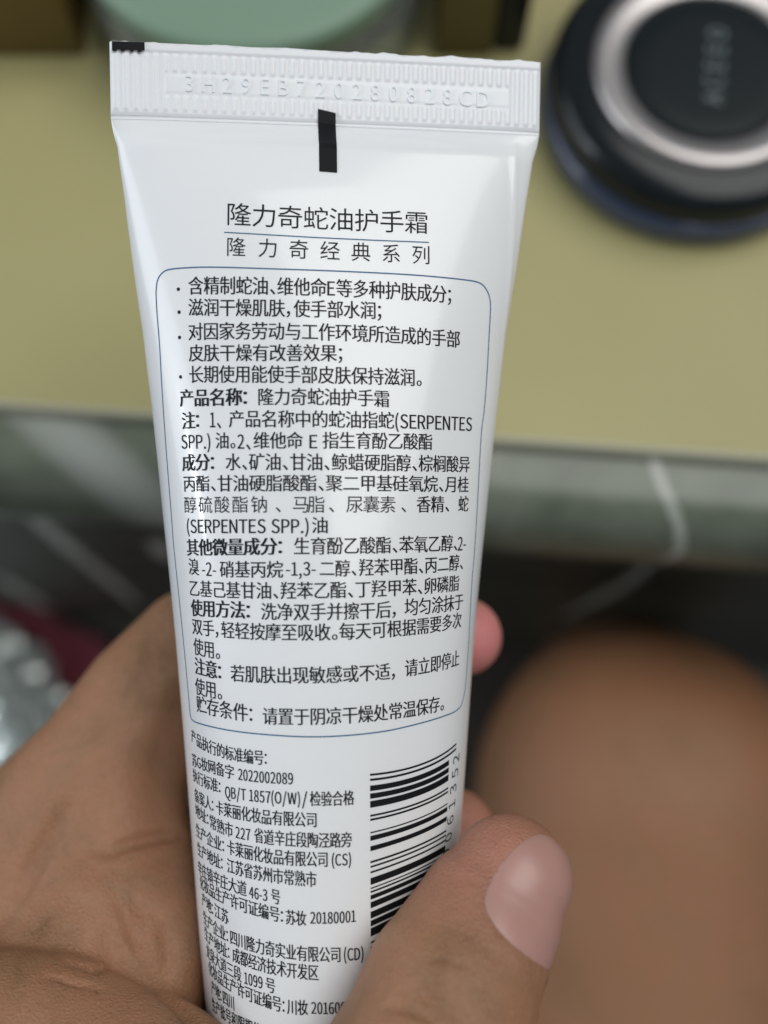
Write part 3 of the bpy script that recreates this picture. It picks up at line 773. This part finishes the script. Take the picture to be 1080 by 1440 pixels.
def surface(F, lo, hi, vox, iters=2):
    """surface nets, then the vertices are pulled onto the field"""
    ax = [np.arange(lo[i], hi[i]+vox, vox) for i in range(3)]
    nx, ny, nz = map(len, ax)
    B = 8                       # only blocks near the surface are sampled finely
    nb = [-(-n_ // B) for n_ in (nx, ny, nz)]
    D = np.full([q*B for q in nb], 9.0, np.float32)
    loc = np.stack(np.meshgrid(*[np.arange(B)]*3, indexing='ij'), -1).reshape(-1, 3)
    lo_ = np.array(lo, float)
    bj, bk = np.meshgrid(np.arange(nb[1]), np.arange(nb[2]), indexing='ij')
    for bi in range(nb[0]):
        o_ = np.stack([np.full(bj.size, bi), bj.ravel(), bk.ravel()], -1)*B
        dc = F(lo_+(o_+B/2)*vox)
        slab = np.repeat(dc[:, None], B**3, 1)
        act_ = np.abs(dc) < B*vox*.95+1.2
        if act_.any():
            slab[act_] = F((lo_+(o_[act_][:, None]+loc[None])*vox).reshape(-1, 3)).reshape(-1, B**3)
        D[bi*B:bi*B+B] = slab.reshape(nb[1], nb[2], B, B, B).transpose(2, 0, 3, 1, 4).reshape(B, nb[1]*B, nb[2]*B)
    D = D[:nx, :ny, :nz]
    I = D < 0
    c = np.zeros((nx-1, ny-1, nz-1), np.int8)
    for a in (0, 1):
        for b in (0, 1):
            for e in (0, 1):
                c += I[a:nx-1+a, b:ny-1+b, e:nz-1+e]
    act = (c > 0) & (c < 8)
    idx = -np.ones(act.shape, np.int64); ids = np.argwhere(act); idx[act] = np.arange(len(ids))
    V = np.array(lo)+(ids+.5)*vox
    for _ in range(iters+2):
        d = F(V); g = F.grad(V)
        V = V-g*np.clip(d, -vox, vox)[:, None]
    quads = []
    for axn in range(3):
        sl = [slice(None)]*3; sh = [slice(None)]*3
        sl[axn] = slice(0, -1); sh[axn] = slice(1, None)
        A, B = I[tuple(sl)], I[tuple(sh)]
        ch = np.argwhere(A != B)
        u, w = [(1, 2), (2, 0), (0, 1)][axn]
        ch = ch[(ch[:, u] > 0) & (ch[:, w] > 0) & (ch[:, u] < D.shape[u]-1) & (ch[:, w] < D.shape[w]-1)]
        ins = A[tuple(ch.T)]
        def cell(du, dw):
            q = ch.copy(); q[:, u] -= du; q[:, w] -= dw
            return idx[tuple(q.T)]
        Q = np.stack([cell(1, 1), cell(0, 1), cell(0, 0), cell(1, 0)], 1)
        Q[~ins] = Q[~ins][:, ::-1]
        quads.append(Q)
    Q = np.concatenate(quads)
    return V, Q[(Q >= 0).all(1)]

H = Field()
thumb = [(716, 1232, 126, 7.7), (684, 1288, 124.5, 9.1), (634, 1392, 119, 10.7), (607, 1480, 116, 11.6), (520, 1640, 118, 13), (330, 1880, 130, 17)]
index = [(-90, 1330, 152, 13), (20, 1215, 154, 12.6), (148, 1085, 158, 12.2), (215, 991, 162, 11.9), (278, 920, 165.5, 11.2), (345, 892, 167.5, 10.3), (480, 884, 168.5, 8.6), (590, 886, 166, 7.8), (651, 895, 160, 6.3)]
middle = [(-30, 1560, 152, 12.5), (150, 1330, 160, 11.5), (310, 1205, 167, 10.2), (500, 1170, 168, 8.6), (590, 1165, 165, 7.8), (634, 1172, 158, 7.2)]
ring = [(20, 1760, 152, 12), (200, 1520, 164, 10.5), (350, 1430, 169, 9.5), (520, 1395, 167, 8), (615, 1400, 158, 6.8)]
little = [(100, 1930, 150, 11), (260, 1690, 162, 9), (400, 1600, 165, 8), (540, 1575, 161, 7), (600, 1580, 155, 6)]
H.cap(index, 2)
H.cap(middle, 1.2)
H.cap(ring, 1.0)
H.cap(little, 1.0)
H.cap([(-90, 1330, 152, 13.5), (0, 1640, 150, 16), (150, 2150, 160, 22)], 5)
H.cap([(100, 1930, 152, 12), (200, 2150, 160, 20)], 6)
H.cap([(30, 1780, 150, 15), (170, 2160, 158, 22)], 6)
H.cap([(180, 2160, 160, 23), (240, 2500, 172, 24)], 8)
H.cap(thumb, 3)
H.cap([(330, 1880, 130, 17), (180, 2160, 155, 22)], 6)
# web of skin from thumb to index finger, and the fleshy base of the thumb
H.cap([(0, 1540, 140, 14), (90, 1385, 141, 12.5), (145, 1295, 146, 11), (188, 1215, 152, 9.5)], 8)
H.cap([(-140, 1480, 130, 14), (60, 1500, 128.5, 14), (190, 1560, 126.5, 13.7), (330, 1660, 122.5, 14), (430, 1740, 121, 14)], .9)
H.cap([(110, 1420, 143, 11), (190, 1375, 144, 9.5), (232, 1300, 146, 7.0)], 6)
H.cap([(205, 1440, 141, 7.5), (243, 1345, 141.5, 5.2)], 3)
H.cut([(270, 1000, 151, 3), (256, 1080, 147, 5.5), (250, 1155, 143, 5.8), (257, 1205, 141, 3)], 4)
def crease(pts, r, k):
    out = []
    for x, y in pts:
        o_ = P3(x, y, 90.0); d_ = o_/np.linalg.norm(o_)
        for _ in range(60): o_ = o_+d_*float(H(o_[None])[0])*.85
        out.append((x, y, -o_[2]))
    o_ = np.array(out); t_ = np.linspace(0, len(o_)-1, 2*len(o_)-1)
    o_ = np.stack([np.interp(t_, np.arange(len(o_)), o_[:, j]) for j in range(3)], 1)
    tp = np.sin(math.pi*(np.arange(len(o_))+.5)/len(o_))**.7
    H.cut([(x, y, d+.38*e-(1-e)*k*.85, max(.05, r*e)) for (x, y, d), e in zip(o_, tp)], k)
crease([(150, 1300), (157, 1333), (178, 1362), (213, 1382), (249, 1409), (277, 1437), (290, 1455), (300, 1480)], 1.5, 2.0)
crease([(2, 1288), (30, 1250), (60, 1196), (84, 1152), (100, 1128)], .65, 2.4)
crease([(124, 1191), (155, 1198), (191, 1185), (231, 1176), (248, 1174), (262, 1172)], .7, 1.4)
crease([(95, 1352), (133, 1366), (160, 1361)], .4, 1.2)
crease([(209, 1285), (213, 1324), (220, 1373)], .6, 2.5)
crease([(164, 1250), (184, 1298), (200, 1345)], .6, 2.2)
crease([(60, 1372), (100, 1385), (140, 1390)], .25, .8)
crease([(556, 1392), (590, 1400), (622, 1418), (660, 1440)], .34, 1.2)
crease([(535, 1415), (580, 1420), (620, 1442)], .32, 1.2)
crease([(600, 1352), (630, 1352), (660, 1362)], .18, .7)
V, Q = surface(H, (-84, -165, -196), (42, -8, -98), .65)
# thumb nail: a curved plate on the right-hand side of the last joint
A0, A1 = P3(684, 1288, 124.5), P3(716, 1232, 126)
ad = (A1-A0)/np.linalg.norm(A1-A0)
e1 = np.array([0, 0, 1.0]); e1 -= ad*(e1@ad); e1 /= np.linalg.norm(e1)
e2 = np.cross(ad, e1)
if e2[0] < 0: e2 = -e2
nu, nr = 72, 18
pts = [];
for r_ in np.linspace(0, 1, nr):
    for k in range(nu):
        a = 2*math.pi*k/nu; ca, sa = math.cos(a), math.sin(a)
        q = 2/2.9
        uu = r_*abs(ca)**q*math.copysign(1, ca); tt = r_*abs(sa)**q*math.copysign(1, sa)
        phi = R(34)+uu*R(70)
        t = -.6+tt*(8.6 if tt > 0 else 7.2)
        dr = e1*math.cos(phi)+e2*math.sin(phi)
        o_ = A1+ad*t
        # distal part leans over the finger tip
        lean = min(1, max(0, (t+1)/9.5))**2
        dr = dr*(1-.35*lean)+ad*.6*lean; dr /= np.linalg.norm(dr)
        o_ = A1+ad*(t-.04*max(0, t+1)**2)
        pts.append((o_, dr, r_))
O = np.array([p[0] for p in pts]); Dr = np.array([p[1] for p in pts]); rr_ = np.array([p[2] for p in pts])
tt_ = np.full(len(O), 16.0)
for _ in range(40):
    tt_ = tt_-H(O+Dr*tt_[:, None])*.9
Sp = O+Dr*tt_[:, None]
Sp = Sp+H.grad(Sp)*(.30*(1-rr_**6)-.34*rr_**9)[:, None]
# the skin swells round the rim of the nail
rim = Sp[-nu:]; rw = np.array([1.0 if math.sin(2*math.pi*k/nu) < .35 else max(0, 1-(math.sin(2*math.pi*k/nu)-.35)*2.5) for k in range(nu)])
near = np.where(np.linalg.norm(V-A1, axis=1) < 16)[0]
dd = np.linalg.norm(V[near][:, None]-rim[None], axis=2)
V[near] += H.grad(V[near])*((np.exp(-(dd/1.1)**2)*rw).max(1)*.24)[:, None]
hp = np.array([0.0, -0.02, 0.06])
pers = thing('person', 'person whose left hand grips the white tube above a bare brown knee', 'person', (0.05, -0.16, -0.36))
ho = mesh('hand', cam2world(V), Q, skin, pers)
# blood-red finger pads where they press
bl = np.zeros(len(V))
for c, r, s in (((672, 893, 157), 6.5, .95), ((650, 1172, 156), 6, .35), ((716, 1225, 124), 8.5, .28)):
    d = np.linalg.norm(V-P3(*c), axis=1)
    bl = np.maximum(bl, s*np.clip(1.35-d/r*.75, 0, 1))
at = ho.data.attributes.new('blush', 'FLOAT', 'POINT'); at.data.foreach_set('value', bl.astype(np.float32))

mesh('thumbnail', cam2world(Sp), grid_faces(nr, nu, True), nailm, ho)

# leg: thigh towards the viewer's body, knee, shin going down
L = Field()
L.cap([(903, 1118, 331, 54.5), (905, 1420, 331, 59), (925, 1900, 336, 66), (930, 2300, 345, 76)], 10)
L.ell((900, 1085, 322), (38, 34, 36), 16)
L.cap([(905, 1132, 335, 47), (880, 1010, 440, 44), (840, 960, 560, 34)], 18)
L.cap([(835, 1010, 322, 20), (840, 1250, 312, 22)], 18)
V, Q = surface(L, (-20, -470, -600), (230, 20, -230), 4.0)
mesh('leg', cam2world(V), Q, legskin, pers)
